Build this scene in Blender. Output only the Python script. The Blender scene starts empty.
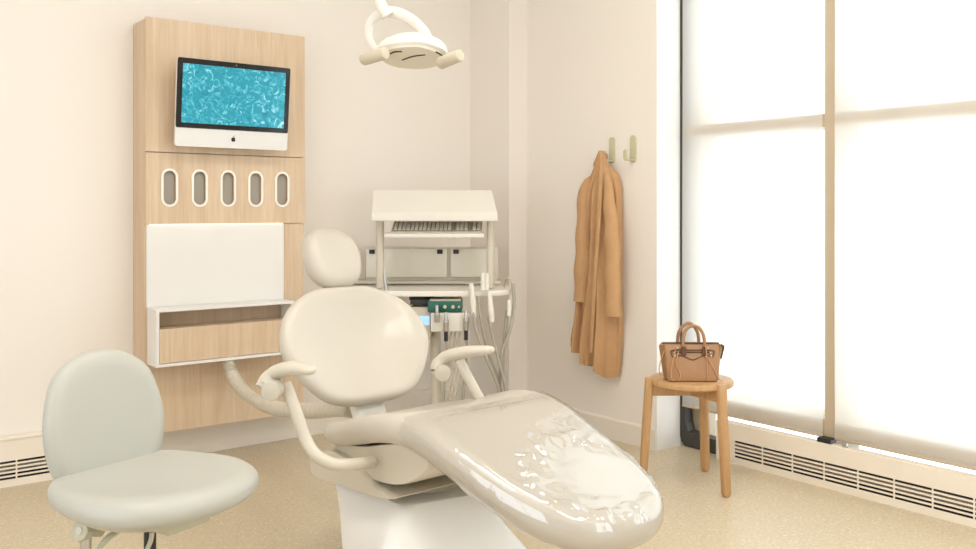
import bpy, bmesh, math, random
from mathutils import Vector, Matrix, noise
random.seed(7)
C = bpy.context.scene.collection
sc = bpy.context.scene

# ------------------------------------------------------------------ frame of the room
# metres; camera at the origin 1.1 m up; panelled wall is y = YA, coat wall is x = XB
YA, XB, CEIL = 4.05, 3.15, 2.9
CAMH = 1.1
FX, FY = 0.61446, 0.78895
HEAD = math.atan2(-FX, FY)
def W(X, Zd, z):                       # right / forward of the camera heading, height -> world
    return Vector((FX*Zd + FY*X, FY*Zd - FX*X, z))
def S(u, v, Zd):                       # sight line point at real depth Zd
    return W((u-488)/905*Zd, Zd, CAMH-(v-210)/905*Zd)
def SL(u, v, Zd, org):                 # same, in a frame turned like the camera heading with origin org
    p = S(u, v, Zd) - Vector(org)
    return Matrix.Rotation(-HEAD, 3, 'Z') @ p

# ------------------------------------------------------------------ materials
def srgb(r, g, b):
    f = lambda c: (c/255/12.92) if c/255 <= .04045 else ((c/255+.055)/1.055)**2.4
    return (f(r), f(g), f(b), 1)
def mat(name, col, rough=.5, metal=0, coat=0, bump=None, var=None, spec=.5, trans=0, emit=None, sss=0):
    m = bpy.data.materials.new(name); m.use_nodes = True
    nt = m.node_tree; b = nt.nodes['Principled BSDF']
    b.inputs['Base Color'].default_value = srgb(*col)
    b.inputs['Roughness'].default_value = rough
    b.inputs['Metallic'].default_value = metal
    b.inputs['Coat Weight'].default_value = coat
    b.inputs['Coat Roughness'].default_value = .12
    b.inputs['Specular IOR Level'].default_value = spec
    b.inputs['Transmission Weight'].default_value = trans
    tc = nt.nodes.new('ShaderNodeTexCoord')
    n = nt.nodes.new('ShaderNodeTexNoise'); nt.links.new(tc.outputs['Object'], n.inputs['Vector'])
    sc_, amt = var if var else (6, .02)
    n.inputs['Scale'].default_value = sc_; n.inputs['Detail'].default_value = 4
    mx = nt.nodes.new('ShaderNodeMix'); mx.data_type = 'RGBA'; mx.blend_type = 'MULTIPLY'
    rp = nt.nodes.new('ShaderNodeMapRange')
    rp.inputs['To Min'].default_value = 1-amt*2; rp.inputs['To Max'].default_value = 1+amt
    nt.links.new(n.outputs['Fac'], rp.inputs['Value'])
    mx.inputs[0].default_value = 1
    mx.inputs[6].default_value = srgb(*col)
    nt.links.new(rp.outputs[0], mx.inputs[7]); nt.links.new(mx.outputs[2], b.inputs['Base Color'])
    if bump:
        n2 = nt.nodes.new('ShaderNodeTexNoise'); n2.inputs['Scale'].default_value = bump[0]; n2.inputs['Detail'].default_value = 3
        nt.links.new(tc.outputs['Object'], n2.inputs['Vector'])
        bp = nt.nodes.new('ShaderNodeBump'); bp.inputs['Strength'].default_value = bump[1]; bp.inputs['Distance'].default_value = .002
        nt.links.new(n2.outputs['Fac'], bp.inputs['Height']); nt.links.new(bp.outputs[0], b.inputs['Normal'])
    if emit:
        b.inputs['Emission Color'].default_value = srgb(*emit[0]); b.inputs['Emission Strength'].default_value = emit[1]
    return m

def wood(name, c1, c2, scale=(26, 26, 1.3), rough=.45):
    m = bpy.data.materials.new(name); m.use_nodes = True
    nt = m.node_tree; b = nt.nodes['Principled BSDF']; b.inputs['Roughness'].default_value = rough
    tc = nt.nodes.new('ShaderNodeTexCoord'); mp = nt.nodes.new('ShaderNodeMapping')
    mp.inputs['Scale'].default_value = scale
    nt.links.new(tc.outputs['Object'], mp.inputs['Vector'])
    n = nt.nodes.new('ShaderNodeTexNoise'); n.inputs['Scale'].default_value = 1.0; n.inputs['Detail'].default_value = 6
    n.inputs['Roughness'].default_value = .62; n.inputs['Distortion'].default_value = .6
    n2 = nt.nodes.new('ShaderNodeTexNoise'); n2.inputs['Scale'].default_value = 5; n2.inputs['Detail'].default_value = 3
    nt.links.new(mp.outputs[0], n.inputs['Vector']); nt.links.new(mp.outputs[0], n2.inputs['Vector'])
    ad = nt.nodes.new('ShaderNodeMix'); ad.inputs[0].default_value = .35
    nt.links.new(n.outputs['Fac'], ad.inputs[2]); nt.links.new(n2.outputs['Fac'], ad.inputs[3])
    cr = nt.nodes.new('ShaderNodeValToRGB')
    cr.color_ramp.elements[0].position = .35; cr.color_ramp.elements[0].color = srgb(*c2)
    cr.color_ramp.elements[1].position = .68; cr.color_ramp.elements[1].color = srgb(*c1)
    nt.links.new(ad.outputs[0], cr.inputs[0]); nt.links.new(cr.outputs[0], b.inputs['Base Color'])
    return m

M = {}
M['wall'] = mat('wall_paint', (238, 231, 222), .7, bump=(180, .03), var=(.7, .01))
M['white'] = mat('white_paint', (244, 243, 240), .55)
M['ceil'] = mat('ceiling_paint', (240, 237, 232), .8)
M['trim'] = mat('trim_paint', (234, 226, 213), .45)
M['heater'] = mat('heater_enamel', (240, 230, 214), .4)
M['dark'] = mat('dark_cavity', (58, 54, 48), .8)
M['fin'] = mat('heater_fin', (150, 138, 120), .5)
M['oak'] = wood('pale_oak_laminate', (222, 200, 172), (202, 175, 144))
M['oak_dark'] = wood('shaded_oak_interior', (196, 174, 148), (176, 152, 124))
M['stoolwood'] = wood('warm_oak', (204, 164, 116), (182, 140, 94), (60, 60, 5))
M['lac'] = mat('white_lacquer', (232, 229, 224), .35)
M['rim'] = mat('white_rim', (240, 235, 224), .4)
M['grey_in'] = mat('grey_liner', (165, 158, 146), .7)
M['vinyl'] = mat('cream_vinyl', (197, 189, 175), .36, coat=.25, bump=(320, .02))
M['vinyl_s'] = mat('grey_green_vinyl', (180, 179, 169), .42, coat=.1, bump=(320, .02))
M['plast'] = mat('cream_plastic', (206, 198, 181), .3, coat=.2)
M['plastw'] = mat('white_plastic', (230, 225, 214), .35, coat=.15)
M['plastd'] = mat('greige_plastic', (196, 188, 170), .38)
M['putty'] = mat('putty_plastic', (200, 190, 168), .4)
M['mech'] = mat('sage_grey_metal', (186, 182, 158), .4)
M['black'] = mat('black_plastic', (26, 25, 24), .4)
M['frameblack'] = mat('charcoal_frame', (62, 60, 56), .5)
M['bezel'] = mat('black_glass', (12, 12, 14), .12)
M['chin'] = mat('silver_aluminium', (226, 224, 220), .35, metal=.25)
M['steel'] = mat('brushed_steel', (190, 188, 182), .28, metal=.9)
M['hose'] = mat('grey_tubing', (168, 162, 146), .5)
M['coat'] = mat('camel_wool', (198, 157, 115), .95, bump=(260, .5), var=(40, .05), spec=.15)
M['lining'] = mat('brown_lining', (120, 82, 48), .9)
M['leather'] = mat('tan_leather', (168, 126, 86), .42, bump=(150, .25), var=(30, .08))
M['leather2'] = mat('tan_leather_lace', (196, 150, 104), .5)
M['leatherd'] = mat('dark_leather_edge', (96, 66, 44), .6)
M['stud'] = mat('pale_metal_stud', (225, 215, 195), .3, metal=.6)
M['hook'] = mat('pale_green_metal', (198, 196, 162), .4)
M['teal'] = mat('teal_plastic', (30, 96, 84), .35)
M['darkteal'] = mat('dark_bracket', (48, 46, 40), .5)
M['mull'] = mat('mullion_paint', (192, 175, 150), .5)
M['frost'] = mat('frosted_panel', (228, 222, 205), .3)
M['cord'] = mat('dark_cord', (120, 112, 98), .5)

def floor_mat():
    m = bpy.data.materials.new('speckled_floor'); m.use_nodes = True
    nt = m.node_tree; b = nt.nodes['Principled BSDF']; b.inputs['Roughness'].default_value = .38
    b.inputs['Specular IOR Level'].default_value = .45
    tc = nt.nodes.new('ShaderNodeTexCoord')
    v = nt.nodes.new('ShaderNodeTexVoronoi'); v.inputs['Scale'].default_value = 190
    n = nt.nodes.new('ShaderNodeTexNoise'); n.inputs['Scale'].default_value = 90; n.inputs['Detail'].default_value = 4
    nt.links.new(tc.outputs['Object'], v.inputs['Vector']); nt.links.new(tc.outputs['Object'], n.inputs['Vector'])
    c1 = nt.nodes.new('ShaderNodeValToRGB'); e = c1.color_ramp.elements
    e[0].position = .32; e[0].color = srgb(188, 171, 140); e[1].position = .7; e[1].color = srgb(214, 200, 174)
    nt.links.new(n.outputs['Fac'], c1.inputs[0])
    sp = nt.nodes.new('ShaderNodeSeparateColor'); nt.links.new(v.outputs['Color'], sp.inputs[0])
    c2 = nt.nodes.new('ShaderNodeValToRGB'); e = c2.color_ramp.elements
    e[0].position = .06; e[0].color = srgb(182, 164, 134); e[1].position = .12; e[1].color = srgb(206, 190, 162)
    k = c2.color_ramp.elements.new(.9); k.color = srgb(202, 186, 156); k = c2.color_ramp.elements.new(.95); k.color = srgb(234, 224, 206)
    nt.links.new(sp.outputs[0], c2.inputs[0])
    mx = nt.nodes.new('ShaderNodeMix'); mx.data_type = 'RGBA'; mx.inputs[0].default_value = .5
    nt.links.new(c1.outputs[0], mx.inputs[6]); nt.links.new(c2.outputs[0], mx.inputs[7])
    nt.links.new(mx.outputs[2], b.inputs['Base Color'])
    return m
M['floor'] = floor_mat()

def blind_mat():
    m = bpy.data.materials.new('sheer_blind_fabric'); m.use_nodes = True
    nt = m.node_tree; nt.nodes.clear()
    out = nt.nodes.new('ShaderNodeOutputMaterial')
    tr = nt.nodes.new('ShaderNodeBsdfTranslucent'); tr.inputs[0].default_value = srgb(248, 247, 244)
    df = nt.nodes.new('ShaderNodeBsdfDiffuse'); df.inputs[0].default_value = srgb(246, 244, 240)
    tp = nt.nodes.new('ShaderNodeBsdfTransparent'); tp.inputs[0].default_value = (1, .99, .97, 1)
    a = nt.nodes.new('ShaderNodeMixShader'); a.inputs[0].default_value = .45
    nt.links.new(tr.outputs[0], a.inputs[1]); nt.links.new(df.outputs[0], a.inputs[2])
    tc = nt.nodes.new('ShaderNodeTexCoord'); n = nt.nodes.new('ShaderNodeTexNoise'); n.inputs['Scale'].default_value = 300
    nt.links.new(tc.outputs['Object'], n.inputs['Vector'])
    mr = nt.nodes.new('ShaderNodeMapRange'); mr.inputs['To Min'].default_value = .30; mr.inputs['To Max'].default_value = .33
    nt.links.new(n.outputs['Fac'], mr.inputs['Value'])
    bmx = nt.nodes.new('ShaderNodeMixShader'); nt.links.new(mr.outputs[0], bmx.inputs[0])
    nt.links.new(a.outputs[0], bmx.inputs[1]); nt.links.new(tp.outputs[0], bmx.inputs[2])
    nt.links.new(bmx.outputs[0], out.inputs[0])
    return m
M['blind'] = blind_mat()

def clear_mat(name, gloss_rough, fac, tint=(1, 1, 1, 1), bump=None, haze=None):
    m = bpy.data.materials.new(name); m.use_nodes = True
    nt = m.node_tree; nt.nodes.clear()
    out = nt.nodes.new('ShaderNodeOutputMaterial')
    tp = nt.nodes.new('ShaderNodeBsdfTransparent'); tp.inputs[0].default_value = tint
    gl = nt.nodes.new('ShaderNodeBsdfGlossy'); gl.inputs['Roughness'].default_value = gloss_rough
    fr = nt.nodes.new('ShaderNodeLayerWeight'); fr.inputs['Blend'].default_value = .5
    pw = nt.nodes.new('ShaderNodeMath'); pw.operation = 'POWER'; pw.inputs[1].default_value = 4
    nt.links.new(fr.outputs['Facing'], pw.inputs[0])
    ma = nt.nodes.new('ShaderNodeMath'); ma.operation = 'MULTIPLY_ADD'; ma.inputs[1].default_value = .7; ma.inputs[2].default_value = fac
    nt.links.new(pw.outputs[0], ma.inputs[0])
    mx = nt.nodes.new('ShaderNodeMixShader'); nt.links.new(ma.outputs[0], mx.inputs[0])
    nt.links.new(tp.outputs[0], mx.inputs[1]); nt.links.new(gl.outputs[0], mx.inputs[2])
    if bump:
        tc = nt.nodes.new('ShaderNodeTexCoord'); n = nt.nodes.new('ShaderNodeTexNoise')
        n.inputs['Scale'].default_value = bump[0]; n.inputs['Detail'].default_value = 3; n.inputs['Distortion'].default_value = 1.5
        nt.links.new(tc.outputs['Object'], n.inputs['Vector'])
        bp = nt.nodes.new('ShaderNodeBump'); bp.inputs['Strength'].default_value = bump[1]; bp.inputs['Distance'].default_value = .01
        nt.links.new(n.outputs['Fac'], bp.inputs['Height'])
        nt.links.new(bp.outputs[0], gl.inputs['Normal']); nt.links.new(bp.outputs[0], fr.inputs['Normal'])
    nt.links.new(mx.outputs[0], out.inputs[0])
    return m
M['glass'] = clear_mat('window_glass', .0, .04, (.97, .99, .98, 1))
M['film'] = clear_mat('clear_plastic_film', .06, .15, (.99, .99, .99, 1), bump=(14, .10))

def screen_mat():
    m = bpy.data.materials.new('teal_marbled_screen'); m.use_nodes = True
    nt = m.node_tree; b = nt.nodes['Principled BSDF']; b.inputs['Roughness'].default_value = .15
    b.inputs['Base Color'].default_value = (0.01, .02, .02, 1)
    tc = nt.nodes.new('ShaderNodeTexCoord')
    n0 = nt.nodes.new('ShaderNodeTexNoise'); n0.inputs['Scale'].default_value = 16; n0.inputs['Detail'].default_value = 2
    nt.links.new(tc.outputs['Object'], n0.inputs['Vector'])
    mad = nt.nodes.new('ShaderNodeVectorMath'); mad.operation = 'MULTIPLY_ADD'
    mad.inputs[1].default_value = (.09, .09, .09)
    nt.links.new(n0.outputs['Color'], mad.inputs[0]); nt.links.new(tc.outputs['Object'], mad.inputs[2])
    n = nt.nodes.new('ShaderNodeTexNoise'); n.inputs['Scale'].default_value = 25; n.inputs['Detail'].default_value = 3
    n.inputs['Distortion'].default_value = 2.2
    nt.links.new(mad.outputs[0], n.inputs['Vector'])
    cr = nt.nodes.new('ShaderNodeValToRGB'); e = cr.color_ramp.elements
    e[0].position = .3; e[0].color = srgb(0, 120, 140); e[1].position = .74; e[1].color = srgb(200, 238, 244)
    for p, c in ((.42, (20, 158, 176)), (.5, (10, 140, 162)), (.55, (70, 190, 204)), (.585, (24, 160, 178)), (.64, (120, 208, 220))):
        k = e.new(p); k.color = srgb(*c)
    nt.links.new(n.outputs['Fac'], cr.inputs[0]); nt.links.new(cr.outputs[0], b.inputs['Emission Color'])
    b.inputs['Emission Strength'].default_value = 1.0
    return m
M['screen'] = screen_mat()
M['lcd'] = mat('lit_display', (120, 150, 200), .3, emit=((150, 185, 240), 1.0))
M['lamp'] = mat('fill_panel_glow', (255, 250, 240), .5, emit=((255, 240, 218), 4.0))  # glow of the added ceiling fill panels
M['led'] = mat('led_strip', (255, 250, 240), .5, emit=((255, 246, 232), 3.0))

# ------------------------------------------------------------------ object helpers
def obj(name, bm, m, parent=None, smooth=True, local=False, auto=40):
    me = bpy.data.meshes.new(name)
    if parent is not None and not local:
        org = parent.get('_o') or (0, 0, 0)
        bmesh.ops.translate(bm, verts=bm.verts, vec=-Vector(org))
    bmesh.ops.recalc_face_normals(bm, faces=bm.faces)
    bm.to_mesh(me); bm.free()
    me.materials.append(M[m] if isinstance(m, str) else m)
    if smooth:
        for p in me.polygons: p.use_smooth = True
        me.set_sharp_from_angle(angle=math.radians(auto))
    o = bpy.data.objects.new(name, me); C.objects.link(o)
    if parent is not None:
        o.parent = parent
        if parent.get('_o') is not None: o['_o'] = list(parent['_o'])
    return o
def thing(name, label, cat, loc=(0, 0, 0), rz=0, group=None):
    o = bpy.data.objects.new(name, None); C.objects.link(o)
    o.empty_display_size = .05
    o.location = loc; o.rotation_euler = (0, 0, rz)
    o['label'] = label; o['category'] = cat
    if group: o['group'] = group
    o['_o'] = list(loc)
    return o
def tag(o, label, cat, group=None):
    o['label'] = label; o['category'] = cat
    if group: o['group'] = group
    return o
def struct(name, bm, m, parent=None, smooth=False):
    o = obj(name, bm, m, parent, smooth)
    o['kind'] = 'structure'
    return o
def B(): return bmesh.new()
def box(bm, x0, x1, y0, y1, z0, z1, bev=0, seg=2):
    r = bmesh.ops.create_cube(bm, size=1)
    vs = r['verts']
    for v in vs:
        v.co = Vector(((x0+x1)/2 + v.co.x*(x1-x0), (y0+y1)/2 + v.co.y*(y1-y0), (z0+z1)/2 + v.co.z*(z1-z0)))
    if bev:
        es = list({e for v in vs for e in v.link_edges})
        bmesh.ops.bevel(bm, geom=es, offset=bev, segments=seg, affect='EDGES', profile=.5)
    return bm
def crom(pts, n=8, closed=False):
    pts = [Vector(p) for p in pts]; out = []
    N = len(pts)
    rng = range(N) if closed else range(N-1)
    for i in rng:
        if closed: p0, p1, p2, p3 = pts[i-1], pts[i], pts[(i+1) % N], pts[(i+2) % N]
        else: p0, p1, p2, p3 = pts[max(i-1, 0)], pts[i], pts[i+1], pts[min(i+2, N-1)]
        for k in range(n):
            t = k/n
            out.append(.5*((2*p1) + (p2-p0)*t + (2*p0-5*p1+4*p2-p3)*t*t + (-p0+3*p1-3*p2+p3)*t**3))
    if not closed: out.append(pts[-1])
    return out
def tube(bm, pts, r, n=12, smooth=8, flat=1.0, up=None, cap=True):
    """round (or flattened) tube along a smoothed path; r number or list per control point"""
    P_ = crom(pts, smooth) if smooth > 1 else [Vector(p) for p in pts]
    if isinstance(r, (int, float)): R_ = [r]*len(P_)
    else:
        R_ = []
        for i in range(len(P_)):
            f = i/(len(P_)-1)*(len(r)-1); k = min(int(f), len(r)-2); R_.append(r[k]+(r[k+1]-r[k])*(f-k))
    ref = Vector(up) if up else None
    t0 = (P_[1]-P_[0]).normalized()
    a = ref if ref else (Vector((0, 0, 1)) if abs(t0.z) < .9 else Vector((1, 0, 0)))
    nrm = (a - t0*a.dot(t0)).normalized(); rings = []
    for i, p in enumerate(P_):
        t = (P_[min(i+1, len(P_)-1)] - P_[max(i-1, 0)]).normalized()
        base = ref if ref else nrm
        nn = (base - t*base.dot(t))
        if nn.length > 1e-4: nrm = nn.normalized()
        bi = t.cross(nrm)
        rings.append([bm.verts.new(p + nrm*math.cos(2*math.pi*k/n)*R_[i]*flat + bi*math.sin(2*math.pi*k/n)*R_[i]) for k in range(n)])
    for a_, b_ in zip(rings, rings[1:]):
        for k in range(n): bm.faces.new((a_[k], a_[(k+1) % n], b_[(k+1) % n], b_[k]))
    if cap:
        bm.faces.new(rings[0][::-1]); bm.faces.new(rings[-1])
    return bm
def cyl(bm, p0, p1, r0, r1=None, n=20, bev=0):
    p0, p1 = Vector(p0), Vector(p1); r1 = r0 if r1 is None else r1
    d = (p1-p0).normalized(); L = (p1-p0).length
    if bev:
        pts = [p0, p0+d*bev*.3, p0+d*bev, p1-d*bev, p1-d*bev*.3, p1]; rr = [r0-bev, r0-bev*.3, r0, r1, r1-bev*.3, r1-bev]
    else: pts = [p0, p1]; rr = [r0, r1]
    a = Vector((0, 0, 1)) if abs(d.z) < .9 else Vector((1, 0, 0))
    nx = (a-d*a.dot(d)).normalized(); ny = d.cross(nx); rings = []
    for p, r in zip(pts, rr):
        rings.append([bm.verts.new(p+nx*math.cos(2*math.pi*k/n)*r+ny*math.sin(2*math.pi*k/n)*r) for k in range(n)])
    for a_, b_ in zip(rings, rings[1:]):
        for k in range(n): bm.faces.new((a_[k], a_[(k+1) % n], b_[(k+1) % n], b_[k]))
    bm.faces.new(rings[0][::-1]); bm.faces.new(rings[-1])
    return bm
def loft(bm, loops, cap=True):
    rings = [[bm.verts.new(Vector(p)) for p in lp] for lp in loops]
    n = len(rings[0])
    for a_, b_ in zip(rings, rings[1:]):
        for k in range(n): bm.faces.new((a_[k], a_[(k+1) % n], b_[(k+1) % n], b_[k]))
    if cap: bm.faces.new(rings[0][::-1]); bm.faces.new(rings[-1])
    return bm
def rrect(w, h, r, n=5, cx=0, cy=0):
    out = []
    for sx, sy, a0 in ((1, 1, 0), (-1, 1, 90), (-1, -1, 180), (1, -1, 270)):
        for k in range(n+1):
            a = math.radians(a0+90*k/n)
            out.append((cx+sx*(w/2-r)+r*math.cos(a), cy+sy*(h/2-r)+r*math.sin(a)))
    return out
def plate(outer, holes, y0, y1, fn):
    """flat plate with real holes; loops are (a, b) lists; fn maps (a, b, depth) to a point"""
    bm = B()
    def lp(pts): return [bm.verts.new((p[0], p[1], 0)) for p in pts]
    es = []
    loops = [lp(outer)] + [lp(h) for h in holes]
    for L in loops:
        for i in range(len(L)): es.append(bm.edges.new((L[i], L[(i+1) % len(L)])))
    bmesh.ops.triangle_fill(bm, use_beauty=True, use_dissolve=False, edges=es)
    r = bmesh.ops.extrude_face_region(bm, geom=bm.faces[:])
    top = [v for v in r['geom'] if isinstance(v, bmesh.types.BMVert)]
    tops = set(top)
    for v in bm.verts:
        a, b = v.co.x, v.co.y
        v.co = Vector(fn(a, b, y1 if v in tops else y0))
    return bm
def pillow(outline, T, R, fn, n=72, dish=None, inner=7, back=1.0, c=(0, 0), crown=0, keep=None, edge=(0, .06, .2, .42, .7, 1)):
    """upholstered pad: outline loop (u,v); edges rolled with radius R; fn maps (u,v,h) to 3D"""
    pts = outline
    def ins(i, e):
        p = pts[i]; d = Vector((c[0]-p[0], c[1]-p[1]))
        L = d.length
        return (p[0]+d.x/L*e, p[1]+d.y/L*e)
    fr = []
    for e in edge:                                   # rolled rim
        s = math.sqrt(max(0, 1-(1-e)**2))
        fr.append(([ins(i, e*R) for i in range(len(pts))], s, 0))
    for k in range(1, inner):
        f = k/inner
        fr.append(([(p[0]+(c[0]-p[0])*f, p[1]+(c[1]-p[1])*f) for p in fr[len(edge)-1][0]], 1, 1-(1-f)**2))
    bm = B(); 
    def H(p, s, q, side):
        h = T/2*s + crown*q
        if side > 0 and dish: h -= dish(p[0], p[1])*s
        if side < 0: h = -T/2*s*back
        return h
    front = [[bm.verts.new(Vector(fn(p[0], p[1], H(p, s, q, 1)))) for p in ring] for ring, s, q in fr]
    cf = bm.verts.new(Vector(fn(c[0], c[1], H(c, 1, 1, 1))))
    backr = [front[0]] + [[bm.verts.new(Vector(fn(p[0], p[1], H(p, s, q, -1)))) for p in ring] for ring, s, q in fr[1:]]
    cb = bm.verts.new(Vector(fn(c[0], c[1], H(c, 1, 1, -1))))
    N = len(pts)
    for rings, cc in ((front, cf), (backr, cb)):
        for a_, b_ in zip(rings, rings[1:]):
            for k in range(N): bm.faces.new((a_[k], a_[(k+1) % N], b_[(k+1) % N], b_[k]))
        for k in range(N): bm.faces.new((rings[-1][k], rings[-1][(k+1) % N], cc))
    return bm

# ================================================================== THE ROOM
ye = 2.788                                  # where the coat wall stops and the window bay begins
xw = 3.315                                  # inner face of the window framing
struct('floor', box(B(), -1.6, 3.60, -1.6, 4.2, -.05, 0), 'floor')
struct('ceiling', box(B(), -1.7, 3.75, -1.7, 4.2, CEIL, CEIL+.1), 'ceil')
struct('wall_back', box(B(), -1.7, 3.45, YA, YA+.15, 0, CEIL), 'wall')
struct('wall_column', box(B(), 3.027, XB+.1, 3.704, YA, 0, CEIL), 'wall')
struct('wall_right', box(B(), XB, XB+.15, ye+.004, 3.704, 0, CEIL), 'wall')
b = B(); box(b, XB+.0, 3.60, ye, ye+.0039, 0, CEIL); box(b, XB+.15, 3.60, ye+.004, ye+.1, 0, CEIL)
struct('trim_1', b, 'white')                # white painted return beside the window
b = B(); box(b, -1.75, -1.6, -1.7, .2, 0, CEIL); box(b, -1.75, -1.6, 2.6, YA, 0, CEIL); box(b, -1.75, -1.6, .2, 2.6, 2.5, CEIL); box(b, -1.75, -1.6, .2, 2.6, 0, .12)
struct('wall_left', b, 'wall')
b = B(); box(b, -1.72, -1.64, .2, .24, .12, 2.5); box(b, -1.72, -1.64, 2.56, 2.6, .12, 2.5); box(b, -1.72, -1.64, 1.38, 1.42, .12, 2.5); box(b, -1.72, -1.64, .24, 2.56, 2.46, 2.5); box(b, -1.72, -1.64, .24, 2.56, .12, .16)
struct('fill_opening_left', b, 'mull')  # unseen framed opening, added to let fill light in from the left
b = B(); box(b, -1.6, .5, -1.75, -1.6, 0, CEIL); box(b, 2.7, 3.75, -1.75, -1.6, 0, CEIL); box(b, .5, 2.7, -1.75, -1.6, 2.5, CEIL); box(b, .5, 2.7, -1.75, -1.6, 0, .12)
struct('wall_front', b, 'wall')
b = B(); box(b, .5, .54, -1.72, -1.64, .12, 2.5); box(b, 2.66, 2.7, -1.72, -1.64, .12, 2.5); box(b, 1.58, 1.62, -1.72, -1.64, .12, 2.5); box(b, .54, 2.66, -1.72, -1.64, 2.46, 2.5); box(b, .54, 2.66, -1.72, -1.64, .12, .16)
struct('fill_opening_front', b, 'mull')  # framed opening added behind the camera for front fill, out of view
struct('wall_window', box(B(), 3.30, 3.6, -1.6, -.9, 0, CEIL), 'wall')
# baseboards
def base_profile(p0, p1, nrm, h=.10, t=.014):
    bm = B(); p0 = Vector((*p0, 0)); p1 = Vector((*p1, 0)); n_ = Vector((*nrm, 0))
    prof = [(0, 0), (t, 0), (t, h-.008), (t-.006, h), (0, h)]
    loft(bm, [[p+n_*a+Vector((0, 0, b_)) for a, b_ in prof] for p in (p0, p1)])
    return bm
struct('baseboard_back', base_profile((1.19, YA), (3.027, YA), (0, -1), .135, .03), 'trim')
struct('baseboard_column', base_profile((3.027, YA-.03), (3.027, 3.704), (-1, 0), .10), 'trim')
struct('baseboard_column_front', base_profile((3.013, 3.704), (XB, 3.704), (0, -1), .10), 'trim')
struct('baseboard_right', base_profile((XB, 3.69), (XB, ye), (-1, 0), .10), 'trim')

# window: deep painted mullions, transom, glass, charcoal inner frame at the bay corner
win = thing('window_1', '', '', (3.31, 1.0, 0)); del win['label']; del win['category']; win['kind'] = 'structure'
mull_y = [2.021, 1.27, .53, -.21]
for y in mull_y:
    obj('mullion', box(B(), xw, 3.487, y-.026, y+.026, .0, CEIL, .002), 'mull', win, False)
obj('jamb', box(B(), 3.37, 3.487, 2.72, 2.7878, .0, CEIL), 'mull', win, False)
obj('jamb', box(B(), xw, 3.487, -.9, -.86, 0, CEIL), 'mull', win, False)
obj('transom', box(B(), xw+.004, 3.485, -.86, 2.7875, 1.435, 1.49), 'mull', win, False)
obj('bottom_rail', box(B(), xw+.004, 3.485, -.86, 2.7, .18, .255), 'mull', win, False)
obj('top_rail', box(B(), xw+.004, 3.485, -.86, 2.7875, 2.8, CEIL), 'mull', win, False)
b = B()
# charcoal frame: upright and foot with a rounded corner
x0, x1 = 3.309, 3.36
inner = [(2.770, 2.85), (2.770, .24), (2.758, .22), (2.755, .115), (2.742, .075), (2.52, .06)]
outer = [(2.787, 2.85), (2.787, .05), (2.78, .02), (2.76, .004), (2.52, .0)]
lp = outer + inner[::-1]
f0 = [b.verts.new((x0, y, z)) for y, z in lp]; f1 = [b.verts.new((x1, y, z)) for y, z in lp]
b.faces.new(f0); b.faces.new(f1[::-1])
for i in range(len(lp)): b.faces.new((f0[i], f1[i], f1[(i+1) % len(lp)], f0[(i+1) % len(lp)]))
obj('charcoal_frame', b, 'frameblack', win, False)
obj('glass_pane', box(B(), 3.42, 3.424, 2.048, 2.72, .05, 2.8), 'glass', win, False)
for a, c_ in ((1.296, 1.994), (.556, 1.244), (-.184, .504), (-.86, -.236)):
    obj('glass_pane', box(B(), 3.42, 3.424, a, c_, .05, 2.8), 'glass', win, False)
b = B(); box(b, 3.27, 3.313, 1.993, 2.053, .171, .19, .002); obj('mullion_foot', b, 'black', win, False)
obj('floor_spring', box(B(), 3.27, 3.285, 1.925, 1.945, .171, .19, .002), 'steel', win, False)

# roller blinds
def blind(y0, y1, label):
    t = thing('roller_blind', label, 'blind', (3.303, (y0+y1)/2, .19), group='sheer white roller blinds over the window')
    b = B()
    NY, NZ = 14, 30
    g = [[b.verts.new((3.303+.0015*math.sin(i*1.1+j*.25), y0+(y1-y0)*i/NY, .19+(2.78-.19)*j/NZ)) for i in range(NY+1)] for j in range(NZ+1)]
    for j in range(NZ):
        for i in range(NY): b.faces.new((g[j][i], g[j][i+1], g[j+1][i+1], g[j+1][i]))
    obj('fabric', b, 'blind', t)
    obj('hem_bar', box(B(), 3.300, 3.308, y0, y1, .186, .197, .002), 'mull', t)
    obj('roller_tube', cyl(B(), (3.29, y0, 2.815), (3.29, y1, 2.815), .022), 'white', t)
blind(2.0475, 2.768, 'sheer white roller blind left of the tan mullion, beside the white return and black frame')
blind(1.27, 1.9945, 'sheer white roller blind right of the tan mullion, reaching the photo edge')
blind(.53, 1.25, 'third sheer roller blind along the window wall, beyond the photo edge')
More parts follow.
